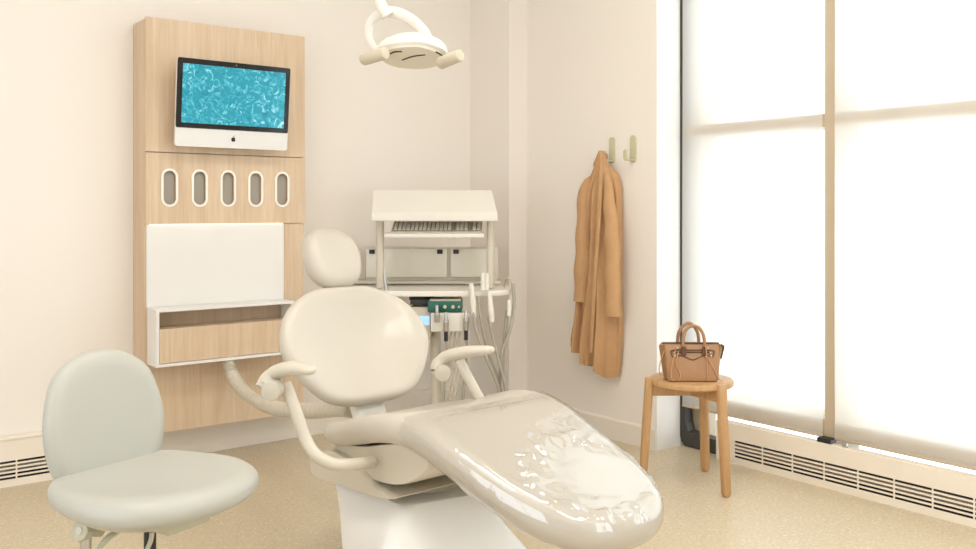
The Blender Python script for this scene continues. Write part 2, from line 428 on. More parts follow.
# heaters
def heater(kind):
    if kind == 'B':
        t = thing('baseboard_heater', 'long cream slotted baseboard heater below the window blinds', 'heater', (3.25, 1.0, 0))
        y0, y1, h = -.85, 2.53, .168
        f = lambda a, z, d: (3.25+d, a, z)
        xf = [2.435-.143*k for k in range(-0, 17)]
        top = box(B(), 3.25, 3.300, y0, y1, h, h+.004)
    else:
        t = thing('baseboard_heater', 'cream slotted baseboard heater on the wall behind the rolling stool', 'heater', (.3, 4.0, 0))
        y0, y1, h = -1.55, 1.185, .185
        f = lambda a, z, d: (a, 4.005+d, z)
        xf = [.875-.143*k for k in range(0, 8)]
        top = box(B(), y0, y1, 4.000, YA-.001, h, h+.012, .003)
    holes = []
    for s in xf:
        for z in (.098, .082, .066, .050, .034):
            a0, a1 = s-.137, s
            if a0 < y0+.02 or a1 > y1-.02: continue
            holes.append([(a0, z-.0045), (a1, z-.0045), (a1, z+.0045), (a0, z+.0045)])
    obj('slotted_front', plate([(y0, 0), (y1, 0), (y1, h), (y0, h)], holes, 0, .003, f), 'heater', t, False)
    obj('top_ledge', top, 'heater', t, False)
    b = B(); d = .03
    if kind == 'B': box(b, 3.275, 3.28, y0, y1, 0, h-.002)
    else: box(b, y0, y1, 4.03, 4.035, 0, h-.002)
    obj('dark_backing', b, 'dark', t, False)
    b = B()
    s = xf[-1]-.137
    while s < xf[0]-.002:
        if kind == 'B': box(b, 3.256, 3.272, s, s+.005, .058, .092)
        else: box(b, s, s+.005, 4.011, 4.028, .058, .092)
        s += .0085
    obj('heating_fins', b, 'fin', t, False)
    b = B()
    if kind == 'B': box(b, 3.25, 3.300, y1, y1+.004, 0, h+.004)
    else: box(b, y1, y1+.004, 4.005, YA-.001, 0, h+.004)
    obj('end_cap', b, 'heater', t, False)
heater('B'); heater('A')

# ================================================================== WOOD TOWER
yf = 3.88
tw = thing('wall_cabinet_tower', 'tall pale oak wall panel tower with screen panel, five white-rimmed slots and shelf box', 'cabinet', (1.56, YA, .15))
X0, X1 = 1.199, 1.925
obj('carcass', box(B(), X0, X1, yf+.012, YA-.001, .152, 1.905, .001), 'oak', tw, False)
obj('top_panel', box(B(), X0, X1+.004, yf-.006, yf+.011, 1.346, 1.912, .0015), 'oak', tw, False)
slots = []
for cx in (1.298, 1.428, 1.556, 1.685, 1.814):
    slots.append(rrect(.058, .150, .0289, 8, cx, 1.195))
obj('slot_panel', plate([(X0, 1.040), (X1+.004, 1.040), (X1+.004, 1.342), (X0, 1.342)], slots, yf-.006, yf+.011, lambda a, z, d: (a, d, z)), 'oak', tw, False)
for cx in (1.298, 1.428, 1.556, 1.685, 1.814):
    o_ = rrect(.072, .164, .0358, 8, cx, 1.195); i_ = rrect(.052, .144, .0259, 8, cx, 1.195)
    rim = obj('slot_rim', plate(o_, [i_], yf-.010, yf-.0065, lambda a, z, d: (a, d, z)), 'rim', tw)
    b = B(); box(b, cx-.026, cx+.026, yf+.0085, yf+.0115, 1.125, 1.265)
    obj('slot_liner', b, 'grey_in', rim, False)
obj('back_board', box(B(), X0+.006, 1.826, yf, yf+.0115, .690, 1.038), 'lac', tw, False)
obj('side_strip', box(B(), 1.828, X1, yf, yf+.0115, .154, 1.038), 'oak', tw, False)
obj('lower_panel', box(B(), X0, 1.826, yf, yf+.0115, .154, .686), 'oak', tw, False)
# protruding white shelf box
yb = 3.764
b = B()
box(b, 1.206, 1.822, yb, yf-.0005, .678, .690, .001)
box(b, 1.206, 1.822, yb, yf-.0005, .452, .464, .001)
box(b, 1.206, 1.220, yb, yf-.0005, .464, .678, .001); box(b, 1.808, 1.822, yb, yf-.0005, .464, .678, .001)
shelf = obj('shelf_box', b, 'lac', tw, False)
obj('drawer', box(B(), 1.222, 1.806, yb+.004, yf-.01, .466, .607, .001), 'oak', tw, False)
obj('drawer_recess', box(B(), 1.221, 1.807, yf-.006, yf-.001, .607, .677), 'oak_dark', tw, False)
obj('led_strip', box(B(), 1.215, 1.82, yf-.004, yf-.0008, 1.0392, 1.0398), 'led', tw, False)

# ================================================================== WALL COMPUTER
mc = thing('wall_monitor', 'slim silver all-in-one computer with teal marbled screen on oak panel', 'computer', (1.553, 3.80, 1.55))
til = math.radians(5.5)
cxm, wm, hm = 1.546, .508, .370
def MP(a, h, d):     # a across, h up, d out towards the room
    y = 3.775 - d - .0 ; z = 1.553 + h
    return (cxm+a, y - h*math.sin(til) , 1.553 + h*math.cos(til) + d*math.sin(til)*-.3)
def mplate(w, h0, h1, r, d0, d1, rb=None):
    lp = rrect(w, h1-h0, r, 5, 0, (h0+h1)/2)
    return loft(B(), [[MP(a, h, d0) for a, h in lp], [MP(a, h, d1) for a, h in lp]])
H2 = hm/2
b = mplate(wm, -H2, H2, .012, -.012, .0)
back = rrect(wm*.9, hm*.86, .03, 5)
b2 = loft(B(), [[MP(a, h, -.012) for a, h in back], [MP(a*.6, h*.6, -.035) for a, h in back]])
me_ = bpy.data.meshes.new('t'); b2.to_mesh(me_); b.from_mesh(me_); b2.free()
hs = obj('housing', b, 'chin', mc)
chin_h = .078
obj('black_bezel', mplate(wm-.002, -H2+chin_h, H2-.001, .008, .0, .0035), 'bezel', mc)
obj('screen', mplate(wm-.046, -H2+chin_h+.021, H2-.024, .001, .0036, .0045), 'screen', mc)
# fruit-shaped emblem on the chin
b = B()
az = -H2+chin_h/2
pts = []
for k in range(40):
    a = 2*math.pi*k/40
    r = .0095*(1+.10*abs(math.sin(a))**2 - .16*max(0, math.sin(a))**14 - .10*max(0, -math.sin(a))**14)
    px, py = r*math.cos(a), r*math.sin(a)
    dx, dy = px-.0125, py-.0015
    dd = math.hypot(dx, dy)
    if dd < .0055: px = .0125+dx/dd*.0055; py = .0015+dy/dd*.0055
    pts.append((px, py+az-.001))
loft(b, [[MP(a, h, .0003) for a, h in pts], [MP(a, h, .0012) for a, h in pts]])
lf = []
for k in range(12):
    a = 2*math.pi*k/12; u_, v_ = .0042*math.cos(a), .0016*math.sin(a)
    lf.append((.0018+u_*.6-v_*.8, az+.0128+u_*.8+v_*.6))
loft(b, [[MP(a, h, .0003) for a, h in lf], [MP(a, h, .0012) for a, h in lf]])
obj('emblem', b, 'black', mc)
obj('camera_lens', cyl(B(), MP(0, H2-.012, .003), MP(0, H2-.012, .0042), .0025), 'grey_in', mc)
b = B(); cyl(b, MP(0, 0, -.03), (cxm, yf-.007, 1.555), .03); box(b, cxm-.06, cxm+.06, yf-.018, yf-.0065, 1.49, 1.62, .003)
obj('wall_mount', b, 'plastd', mc)

# ================================================================== COAT HOOKS AND COAT
def hook(y, label):
    t = thing('coat_hook', label, 'hook', (XB, y, 1.33), group='green wall hooks')
    b = B(); lp = rrect(.036, .125, .017, 6, y, 1.388)
    loft(b, [[(XB+.0004, a, z) for a, z in lp], [(XB-.007, a, z) for a, z in lp]])
    obj('back_plate', b, 'hook', t)
    b = B(); lp = rrect(.022, .05, .0108, 6, y, 1.357)
    loft(b, [[(XB-.054, a, z) for a, z in lp], [(XB-.060, a, z) for a, z in lp]])
    obj('front_tongue', b, 'hook', t)
    obj('bridge', box(B(), XB-.056, XB-.006, y-.009, y+.009, 1.330, 1.337, .002), 'hook', t)
hook(3.068, 'pale green metal wall hook holding the camel coat')
hook(2.931, 'bare pale green metal wall hook right of the coat')

ct = thing('coat', 'long camel wool coat hanging from the left wall hook', 'coat', (XB, 3.06, 1.38))
def lerp_tab(tab, z):
    if z >= tab[0][0]: return tab[0][1]
    for (z0, a0), (z1, a1) in zip(tab, tab[1:]):
        if z >= z1: f = (z0-z)/(z0-z1); return a0+(a1-a0)*f
    return tab[-1][1]
Lt = [(1.383, 3.088), (1.36, 3.102), (1.30, 3.140), (1.24, 3.182), (1.19, 3.212), (1.15, 3.222), (1.0, 3.232), (.8, 3.240), (.6, 3.272), (.45, 3.305), (.34, 3.318), (.28, 3.318)]
Rt = [(1.383, 3.066), (1.36, 3.052), (1.30, 3.026), (1.24, 2.998), (1.17, 2.990), (1.0, 2.988), (.8, 2.986), (.55, 2.984), (.42, 2.994), (.28, 3.014)]
Dp = [(1.383, .07), (1.33, .085), (1.2, .09), (.9, .095), (.5, .10), (.28, .085)]
b = B(); NT, NZ = 160, 60; rings = []
for j in range(NZ+1):
    f = j/NZ; ring = []
    for k in range(NT):
        a = 2*math.pi*k/NT
        t_ = math.cos(a)                                 # -1 right .. 1 left
        zb = .40-.10*(.5-.5*t_) + (.03 if t_ > .75 else 0) - .012*math.sin(t_*7)
        z = 1.383-(1.383-zb)*f**1.0
        yl, yr, dp = lerp_tab(Lt, z), lerp_tab(Rt, z), lerp_tab(Dp, z)
        yc, hw = (yl+yr)/2, (yl-yr)/2
        gx = abs(math.sin(a))**.7
        fold = 0
        if math.sin(a) > 0:                              # room side
            g = min(1, f*2.2)
            fold = (.020*math.cos(t_*9+.6+f*1.0)+.012*math.cos(t_*17+2+f*2))*g*min(1, gx*1.4)
            fold += .05*math.exp(-((t_-.22-.12*f)/.05)**2)*g + .02*math.exp(-((t_-.62)/.04)**2)*g
            s = -(.03+dp*.62*gx) + fold
            s = min(s, -.012)
            if z > 1.27: s = min(s, -(.067+.012*gx)*min(1, (z-1.27)/.05)-.012*(1-min(1, (z-1.27)/.05)))
        else: s = -.006-.012*(1-gx) - .056*max(0, min(1, (z-1.27)/.05))
        if f > .97 and math.sin(a) > 0: s += .004
        ring.append((XB+s, yc+hw*t_ + .004*math.sin(f*9+t_*4)*f, z))
    rings.append(ring)
loft(b, rings)
obj('body', b, 'coat', ct, auto=60)
def sleeve(pts, rr, label):
    b = B(); tube(b, pts, rr, 18, 8, flat=.75, up=(1, 0, 0))
    for v in b.verts:
        v.co.x += .004*math.sin(v.co.z*38+v.co.y*25)
    o = obj('sleeve', b, 'coat', ct)
    c0 = Vector(pts[-1]); r = rr[-1]
    tube(B_ := B(), [c0+Vector((0, 0, .002)), c0-Vector((0, 0, .002))], r*.8, 14, 1, flat=.7, up=(1, 0, 0))
    obj('sleeve_lining', B_, 'lining', o)
sleeve([(3.095, 3.150, 1.26), (3.088, 3.190, 1.19), (3.082, 3.196, 1.0), (3.078, 3.204, .80), (3.082, 3.212, .655)], [.015, .040, .044, .044, .044], 'l')
sleeve([(3.075, 3.030, 1.27), (3.058, 3.000, 1.14), (3.050, 2.972, .95), (3.046, 2.966, .75), (3.046, 2.964, .605)], [.012, .032, .040, .040, .042], 'r')
b = B()
tube(b, [(3.072, 3.075, 1.375), (3.060, 3.060, 1.22), (3.036, 3.052, 1.0), (3.036, 3.08, .7), (3.046, 3.11, .42)], [.006, .014, .014, .014, .012], 10, 8, flat=.6, up=(1, 0, 0))
obj('front_placket', b, 'coat', ct)
b = B(); tube(b, [(3.082, 3.078, 1.37), (3.098, 3.078, 1.362), (3.104, 3.066, 1.343), (3.098, 3.054, 1.36), (3.082, 3.054, 1.37)], .004, 8, 6); obj('hanger_loop', b, 'coat', ct)

# ================================================================== WOODEN STOOL
sx, sy = 2.885, 2.372
st = thing('wooden_stool', 'round oak stool with three chunky legs beside the window, tan handbag on it', 'stool', (sx, sy, 0))
topz = .425
b = B()
n = 56; R0 = .166
def circ(r, z): return [(sx+r*math.cos(2*math.pi*k/n), sy+r*math.sin(2*math.pi*k/n), z) for k in range(n)]
loft(b, [circ(R0-.005, topz-.026), circ(R0, topz-.021), circ(R0, topz-.006), circ(R0-.003, topz-.002), circ(R0-.009, topz), circ(.05, topz-.001)])
obj('seat', b, 'stoolwood', st)
foot = []
Cc, Zc = .817, 3.64
for dx, dz in ((.099, -.17), (.096, .17), (-.197, 0)):
    foot.append(W(Cc+dx, Zc+dz, 0))
for p in foot:
    d = Vector((p.x-sx, p.y-sy, 0)).normalized(); q = Vector((-d.y, d.x, 0))
    b = B(); loops = []
    for z, off, w, dep in ((.002, .196, .013, .011), (.012, .196, .018, .015), (.2, .184, .019, .0165), (.38, .172, .019, .0165), (topz-.004, .170, .019, .0165), (topz+.001, .170, .017, .014)):
        c_ = Vector((sx, sy, z))+d*off
        lp = rrect(2*w, 2*dep, min(w, dep)*.7, 4)
        loops.append([c_+q*a+d*bb for a, bb in lp])
    loft(b, loops); obj('leg', b, 'stoolwood', st)
for p in foot:
    d = Vector((p.x-sx, p.y-sy, 0)).normalized(); q = Vector((-d.y, d.x, 0))
    b = B(); z0 = topz-.07
    lp = rrect(.024, .044, .004, 3)
    loft(b, [[Vector((sx, sy, topz-.049))+d*r+q*a+Vector((0, 0, c_)) for a, c_ in lp] for r in (.0, .156)])
    obj('cross_rail', b, 'stoolwood', st)

# ================================================================== HANDBAG (frame: x right, y away, z up)
bagZ = 3.60
bo = W((690.5-488)/905*bagZ, bagZ, topz+.001)
bag = thing('handbag', 'small tan leather handbag with twin handles and laces on the oak stool', 'bag', bo, HEAD)
k_ = bagZ/905
def bl(w0, d0, z): return w0, d0, z
b = B(); loops = []
for z, w, d, in ((.0, .094, .046), (.004, .100, .050), (.03, .103, .050), (.09, .108, .040), (.135, .113, .028), (.146, .115, .022)):
    loops.append([(a, c_, z + (.004*math.cos(a*30) if z > .1 else 0)) for a, c_ in rrect(2*w, 2*d, .012, 5)])
loft(b, loops)
obj('body', b, 'leather', bag, local=True)
b = B(); box(b, -.112, .112, -.012, .012, .142, .1475, .001); obj('top_opening', b, 'leatherd', bag, local=True)
for s in (-1, 1):
    b = B()
    loft(b, [[(s*.104, -.028, .035), (s*.112, -.004, .03), (s*.104, .028, .035)], [(s*.108, -.030, .09), (s*.120, -.004, .088), (s*.108, .030, .09)], [(s*.113, -.028, .143), (s*.128, -.012, .136), (s*.113, .026, .143)]])
    obj('side_wing', b, 'leather', bag, local=True)
b = B(); tube(b, [(.116, -.024, .142), (.128, -.016, .132), (.124, -.012, .11), (.117, -.016, .085)], .0035, 8, 6); obj('dark_zip_end', b, 'leatherd', bag, local=True)
for yy, hx in ((-.034, .004), (.022, -.006)):
    b = B()
    top = .222 if yy < 0 else .228
    tube(b, [(hx-.040, yy, .118), (hx-.041, yy, .15), (hx-.036, yy*.9, .185), (hx-.02, yy*.8, .210), (hx+.004, yy*.75, top-.006), (hx+.026, yy*.8, .206), (hx+.040, yy*.9, .18), (hx+.044, yy, .15), (hx+.043, yy, .118)], .0068, 12, 6)
    hd = obj('handle', b, 'leather', bag, local=True)
    if yy < 0:
        for xx in (hx-.040, hx+.043):
            b = B(); lp = rrect(.018, .036, .006, 4, xx, .118)
            loft(b, [[(a, -.0365, z) for a, z in lp], [(a, -.0445, z) for a, z in lp]])
            obj('handle_tab', b, 'leatherd', hd, local=True)
# front pocket with wavy flap
b = B()
def yfront(z): return -(.050 if z < .03 else .050-(z-.03)*.010/.06 if z < .09 else .040-(z-.09)*.012/.045)
fl = []
for k in range(25):
    x = -.078+.156*k/24
    fl.append((x, .097 - .008*math.exp(-(x/.022)**2) - .004*math.cos(x*60)))
tube(b, [(x, yfront(z)-.002, z) for x, z in fl], .0022, 6, 1)
tube(b, [(-.078, yfront(.095)-.002, .095), (-.084, yfront(.11)-.002, .108), (-.078, yfront(.12)-.002, .121), (0, yfront(.12)-.002, .122), (.078, yfront(.12)-.002, .121), (.084, yfront(.11)-.002, .108), (.078, yfront(.095)-.002, .095)], .0022, 6, 4)
obj('pocket_piping', b, 'leatherd', bag, local=True)
b = B()
tube(b, [(-.065, yfront(.113)-.0025, .1135), (.066, yfront(.113)-.0025, .1135)], .0018, 6, 1); obj('pocket_zip', b, 'black', bag, local=True)
for xx, zz in ((-.072, .112), (.070, .112), (-.058, .130), (.060, .128), (-.070, .100), (.072, .100), (.052, .098)):
    b = B(); bmesh.ops.create_uvsphere(b, u_segments=8, v_segments=6, radius=.0042, matrix=Matrix.Translation((xx, yfront(zz)-.003, zz)))
    obj('stud', b, 'stud', bag, local=True)['label'] = 'pale metal stud'
for pts in ([(-.07, -.05, .125), (-.084, -.055, .07), (-.088, -.056, .02), (-.078, -.056, .003)],
            [(-.058, -.047, .12), (-.066, -.052, .07), (-.052, -.055, .03), (-.058, -.056, .004)],
            [(.052, -.046, .1), (.054, -.054, .05), (.055, -.056, .004)],
            [(.056, -.046, .1), (.075, -.054, .06), (.10, -.054, .012), (.118, -.053, .004)],
            [(-.11, -.03, .12), (-.124, -.03, .08), (-.13, -.03, .04), (-.116, -.03, .006)],
            [(.05, -.046, .14), (.05, -.052, .12), (.051, -.052, .10)]):
    b = B(); tube(b, pts, .0020, 6, 8); obj('lace', b, 'leather2', bag, local=True)

# ================================================================== DENTAL LAMP
lo = S(411, 50, 2.9)
LP = thing('examination_lamp', 'white dental examination lamp with yoke and two handles hanging overhead', 'lamp', lo, HEAD)
def L(u, v, dz=0): return SL(u, v, 2.9+dz, lo)
def Lr(c, ax, ay, nrm, r, th):   # helper
    return None
# arm up to ceiling
b = B(); tube(b, [L(388, 16, .0), L(381, 4, .0), L(372, -30, .02), L(366, -90, .05)], [.020, .018, .017, .017], 14, 8)
cyl(b, L(366, -88, .05), Vector((L(366, -88, .05).x, L(366, -88, .05).y, CEIL-.012-lo.z)), .022)
cyl(b, Vector((L(366, -88, .05).x, L(366, -88, .05).y, CEIL-.04-lo.z)), Vector((L(366, -88, .05).x, L(366, -88, .05).y, CEIL-.001-lo.z)), .09)
obj('arm', b, 'plastw', LP, local=True)
b = B(); tube(b, [L(376, 50, .05), L(369, 38, .05), L(371, 22, .04), L(383, 13, .02), L(397, 13, 0), L(412, 20, -.03), L(424, 31, -.06), L(430, 40, -.07)], [.011, .013, .015, .018, .019, .017, .015, .011], 14, 8, flat=.55, up=(.2, 1, .25))
obj('yoke', b, 'plastw', LP, local=True)
# head: tilted shallow dome, front edge rounded
b = B()
cen = L(411, 51, 0)
ex = Vector((1, -.30, -.02)).normalized(); ey = Vector((.28, .95, -.34)); ey = (ey-ex*ey.dot(ex)).normalized(); ez = ex.cross(ey)
loops = []
hd_out = crom([(.122, -.02, 0), (.105, .04, 0), (.06, .075, 0), (0, .085, 0), (-.07, .07, 0), (-.108, .03, 0), (-.105, -.03, 0), (-.06, -.065, 0), (0, -.08, 0), (.07, -.075, 0)], 5, True)
for sc_, hz in ((.93, -.018), (1.0, -.012), (1.0, .002), (.96, .012), (.84, .026), (.62, .040), (.38, .050), (.15, .054)):
    loops.append([cen+ex*(p.x*sc_)+ey*(p.y*sc_)+ez*hz for p in hd_out])
loft(b, loops); obj('head_shell', b, 'plastw', LP, local=True)
b = B(); loft(b, [[cen+ex*(p.x*.93)+ey*(p.y*.93)-ez*.019 for p in hd_out], [cen+ex*(p.x*.88)+ey*(p.y*.88)-ez*.026 for p in hd_out]])
lens = obj('lens', b, 'frost', LP, local=True)
b = B()
for (a0, c0), (a1, c1) in (((-.06, -.03), (-.01, -.045)), ((-.03, .01), (.06, -.02)), ((.10, -.035), (.118, .005))):
    tube(b, [cen+ex*a0+ey*c0-ez*.026, cen+ex*(a0+a1)/2+ey*((c0+c1)/2-.008)-ez*.027, cen+ex*a1+ey*c1-ez*.026], .0025, 8, 5)
obj('lens_mark', b, 'darkteal', lens, local=True)
for (u0, v0, u1, v1, z0, z1) in ((363, 59.5, 386, 53, -.05, -.11), (440, 63.5, 460.5, 55, -.06, -.12)):
    b = B(); cyl(b, L(u0, v0, z0), L(u1, v1, z1), .0195, .0195, 20, .005); obj('handle', b, 'putty', LP, local=True)

# ================================================================== DELIVERY CART (frame: x right, y away, z up)
cz = 4.25
co = W((440-488)/905*cz, cz, 0)
cart = thing('delivery_cart', 'cream dental delivery cart with keyboard shelf, hood, tray and hanging instruments', 'cart', co, HEAD)
def K(u, v, dz=0): return SL(u, v, cz+dz, co)
def kx(u, dz=0): return K(u, 210, dz).x
# hood
b = B()
a0, a1, t0, t1 = kx(372, -.08), kx(497, -.08), kx(374, .1), kx(491.5, .1)
loft(b, [[(a0, -.08, 1.060), (a0, .16, 1.060), (a0, .16, 1.085), (t0, .10, 1.195), (t0, .085, 1.195), (a0, -.08, 1.090)],
         [(a1, -.08, 1.060), (a1, .16, 1.060), (a1, .16, 1.085), (t1, .10, 1.195), (t1, .085, 1.195), (a1, -.08, 1.090)]])
obj('hood', b, 'plastw', cart, local=True, smooth=False)
b = B(); box(b, a0-.002, a1+.002, -.092, -.078, 1.048, 1.089, .005, 3); obj('hood_lip', b, 'plastw', cart, local=True)
for u in (380, 490.5):
    b = B(); x = kx(u, .0); cyl(b, (x, .0, .735), (x, .0, 1.062), .0185); obj('post', b, 'plast', cart, local=True)
b = B(); box(b, kx(386, .0), kx(484, .0), -.07, .14, .972, .992, .004); obj('keyboard_shelf', b, 'plastw', cart, local=True)
b = B()
kbx0, kbx1 = kx(392), kx(482)
loft(b, [[(kbx0, -.045, .993), (kbx0, .10, .993), (kbx0, .10, 1.046), (kbx0, -.045, .999)], [(kbx1, -.045, .993), (kbx1, .10, .993), (kbx1, .10, 1.046), (kbx1, -.045, .999)]])
kb = tag(obj('keyboard', b, 'plast', None, smooth=False), 'cream computer keyboard on the cart shelf below the hood', 'keyboard')
kb.location = co; kb.rotation_euler = (0, 0, HEAD)
b = B()
for r in range(5):
    for c_ in range(21):
        if c_ in (14, 18): continue
        x = kbx0+.012+c_*(kbx1-kbx0-.024)/20.6
        y = -.032+r*.025; z = 1.001+(y+.045)*.324
        w = .0075
        box(b, x, x+2*w, y, y+.018, z+.001, z+.009)
ks = obj('keys', b, 'putty', kb, local=True, smooth=False); ks['kind'] = 'stuff'
# back cabinet with frosted doors on the tray
b = B()
dz = .22
box(b, kx(365, dz), kx(498, dz), dz+.015, dz+.10, .745, .915, .003); obj('cabinet_body', b, 'plast', cart, local=True)
for ua, ub, la in ((366, 447, (372, 440)), (450.5, 489, (456,))):
    b = B(); box(b, kx(ua, dz), kx(ub, dz), dz, dz+.014, .768, .908, .003)
    d_ = obj('cabinet_door', b, 'frost', cart, local=True)
    for u in la:
        b = B(); box(b, kx(u-2.7, dz), kx(u+2.7, dz), dz-.012, dz, .884, .905, .002); obj('latch', b, 'black', d_, local=True)
b = B(); box(b, kx(345, dz-.03), kx(501, dz-.03), dz-.03, dz+.11, .738, .750, .003); obj('rear_ledge', b, 'plast', cart, local=True)
# tray: rounded front plan
b = B()
pl = crom([(kx(340), .26, 0), (kx(330), .1, 0), (kx(345), -.03, 0), (kx(385), -.11, 0), (kx(440), -.125, 0), (kx(492), -.10, 0), (kx(513), -.02, 0), (kx(514), .08, 0), (kx(505), .20, 0), (kx(470), .27, 0), (kx(400), .28, 0)], 6, True)
loft(b, [[(p.x*.985, p.y, .706) for p in pl], [(p.x, p.y, .711) for p in pl], [(p.x, p.y, .724) for p in pl], [(p.x*.99, p.y*.98, .730) for p in pl]])
obj('tray', b, 'plastw', cart, local=True)
# column, base and castors
b = B(); cyl(b, (kx(435), .05, .06), (kx(435), .05, .71), .024); obj('column', b, 'plast', cart, local=True)
b = B()
for a in range(4):
    an = math.radians(45+90*a)
    tube(b, [(kx(435), .05, .075), (kx(435)+.13*math.cos(an), .05+.13*math.sin(an), .07), (kx(435)+.22*math.cos(an), .05+.22*math.sin(an), .062)], [.03, .024, .018], 10, 4, flat=.6)
obj('star_base', b, 'plast', cart, local=True)
for a in range(4):
    an = math.radians(45+90*a); c_ = Vector((kx(435)+.21*math.cos(an), .05+.21*math.sin(an), .0262))
    b = B(); cyl(b, c_-Vector((.012, 0, 0)), c_+Vector((.012, 0, 0)), .0255, bev=.003); cyl(b, c_, c_+Vector((0, 0, .03)), .007)
    obj('castor', b, 'black', cart, local=True)
# control head below the tray
b = B(); box(b, kx(410), kx(434), -.05, .12, .682, .700, .002); box(b, kx(412), kx(436), -.10, -.02, .665, .690, .003); obj('dark_bracket', b, 'darkteal', cart, local=True)
b = B(); box(b, kx(428, -.1), kx(462, -.1), -.13, .04, .635, .684, .005)
cu = obj('control_unit', b, 'teal', cart, local=True)
b = B(); box(b, kx(430, -.1), kx(461, -.1), -.125, .035, .6842, .692, .002); obj('unit_lid', b, 'mech', cu, local=True)
for u in (437, 445, 453, 459):
    b = B(); p = K(u, 303.5, -.13); cyl(b, (p.x, -.131, .660), (p.x, -.142, .660), .008 if u < 458 else .005, n=14); obj('dial', b, 'hook' if u < 458 else 'stud', cu, local=True)
b = B(); box(b, kx(412), kx(432), -.10, .10, .50, .655, .008); obj('junction_box', b, 'plastd', cart, local=True)
b = B(); box(b, kx(419, -.1), kx(429.5, -.1), -.108, -.098, .572, .614, .001); obj('display', b, 'lcd', cart, local=True)
b = B(); box(b, kx(431, -.1), kx(470, -.1), -.13, -.07, .545, .632, .006, 3); obj('instrument_holder', b, 'plastw', cart, local=True)
# instruments on the holder
def instr(name, pts, rr, m, n=10):
    b = B(); tube(b, pts, rr, n, 6); return obj(name, b, m, cart, local=True)
for u, v0, v1 in ((437, 306, 322), (446, 312, 331), (466, 310, 330)):
    h_ = instr('handpiece', [K(u, v0, -.16), K(u, (v0+v1)/2-3, -.16), K(u, (v0+v1)/2, -.155), K(u, v1, -.15)], [.005, .008, .013, .012], 'steel')
    if u > 440:
        b = B(); tube(b, [K(u, v1, -.15), K(u, v1+10, -.15)], .009, 10, 1); obj('black_coupler', b, 'black', h_, local=True)
        b = B(); tube(b, [K(u, v1+9, -.15), K(u+1, v1+18, -.14), K(u-1, v1+40, -.10), K(u-3, v1+70, -.08)], .006, 8, 6); obj('hose', b, 'hose', h_, local=True)
for u in (452, 456, 460):
    b = B(); tube(b, [K(u, 330, -.1), K(u-2, 345, -.1), K(u+2, 360, -.1), K(u-6, 400, -.09)], .005, 8, 6); obj('hose', b, 'putty', cart, local=True)
# syringe at the left and handpieces at the right of the tray
instr('syringe', [K(385, 271, -.08), K(385, 280, -.08), K(387, 295, -.08)], [.004, .008, .009], 'steel')
for u, v0, v1 in ((472, 283, 318), (490, 292, 322)):
    instr('handpiece', [K(u-1, v0, -.15), K(u, v0+8, -.15), K(u+1, v0+20, -.15), K(u+2, v1, -.15)], [.010, .012, .015, .010], 'plastw')
for u in (483, 487, 509):
    instr('handpiece', [K(u, 273 if u < 500 else 300, -.13), K(u, 290 if u < 500 else 316, -.14)], [.009, .011], 'plastw')
hs_ = [[K(473, 300, -.15), K(475, 325, -.16), K(484, 352, -.17), K(494, 376, -.17), K(500, 395, -.15), K(502, 430, -.1)],
       [K(478, 296, -.15), K(482, 325, -.15), K(490, 358, -.14), K(499, 385, -.13), K(505, 430, -.1)],
       [K(489, 318, -.15), K(493, 338, -.15), K(500, 365, -.16), K(506, 392, -.15), K(508, 430, -.1)],
       [K(513, 284, -.05), K(514, 305, -.1), K(510, 330, -.14), K(502, 352, -.15), K(500, 378, -.14), K(496, 430, -.1)],
       [K(507, 310, -.1), K(505, 335, -.12), K(503, 362, -.13), K(506, 388, -.13), K(506, 430, -.1)]]
for h_ in hs_:
    b = B(); tube(b, h_, .0075, 8, 8); obj('hose', b, 'hose', cart, local=True)
b = B(); tube(b, [K(504, 287, .0), K(506, 279, -.02), K(511, 280, -.03), K(513, 292, -.05)], .006, 8, 6); obj('hose_hook', b, 'mull', cart, local=True)

# ================================================================== DENTAL CHAIR
chx, chy = 1.43, 2.30
ch = thing('dental_chair', 'cream upholstered dental chair with leg rest under clear film, headrest and armrests', 'dental chair', (chx, 1.95, 0))
yaw = math.radians(3)
cyw, syw = math.cos(yaw), math.sin(yaw)
def CW(x, y, z):            # chair coordinates: x across, y towards the head measured from the hip, z up
    return Vector((chx + x*cyw - y*syw, chy + x*syw + y*cyw, z))
prof = [Vector(p) for p in ((0, 0.04, 0.5), (0, -0.02, 0.508), (0, -0.1, 0.524), (0, -0.18, 0.546), (0, -0.26, 0.568), (0, -0.34, 0.58), (0, -0.42, 0.578), (0, -0.5, 0.56), (0, -0.62, 0.518), (0, -0.74, 0.475), (0, -0.84, 0.442), (0, -0.94, 0.415), (0, -1.04, 0.39))]
PC = crom(prof, 10)
cum = [0]
for a, b_ in zip(PC, PC[1:]): cum.append(cum[-1]+(b_-a).length)
def along(s):
    if s <= 0: t = (PC[1]-PC[0]).normalized(); p = PC[0]+t*s
    else:
        i = 0
        while i < len(cum)-2 and cum[i+1] < s: i += 1
        t = (PC[i+1]-PC[i]).normalized(); p = PC[i]+t*(s-cum[i])
        t = (PC[min(i+3, len(PC)-1)]-PC[max(i-2, 0)]).normalized()
    return p, t
SLEN = 1.235
def seat_fn(u, s, h):
    p, t = along(s)
    nrm = Vector((0, t.z, -t.y))
    if nrm.z < 0: nrm = -nrm
    h = h*(.74+.26*min(1, max(0, s/.35)))
    q = p+nrm*(h-.032)
    return CW(u, q.y, q.z)
half = [(.0, 0), (.12, .0), (.205, .012), (.245, .06), (.258, .13), (.262, .24), (.260, .36), (.255, .47), (.248, .57), (.238, .66), (.226, .75), (.210, .84), (.180, .92), (.125, .988), (.05, 1.02)]
ol = [(a, s, 0) for a, s in half] + [(-a, s, 0) for a, s in half[:0:-1]]
OUT = [(p.x, p.y) for p in crom(ol, 4, True)]
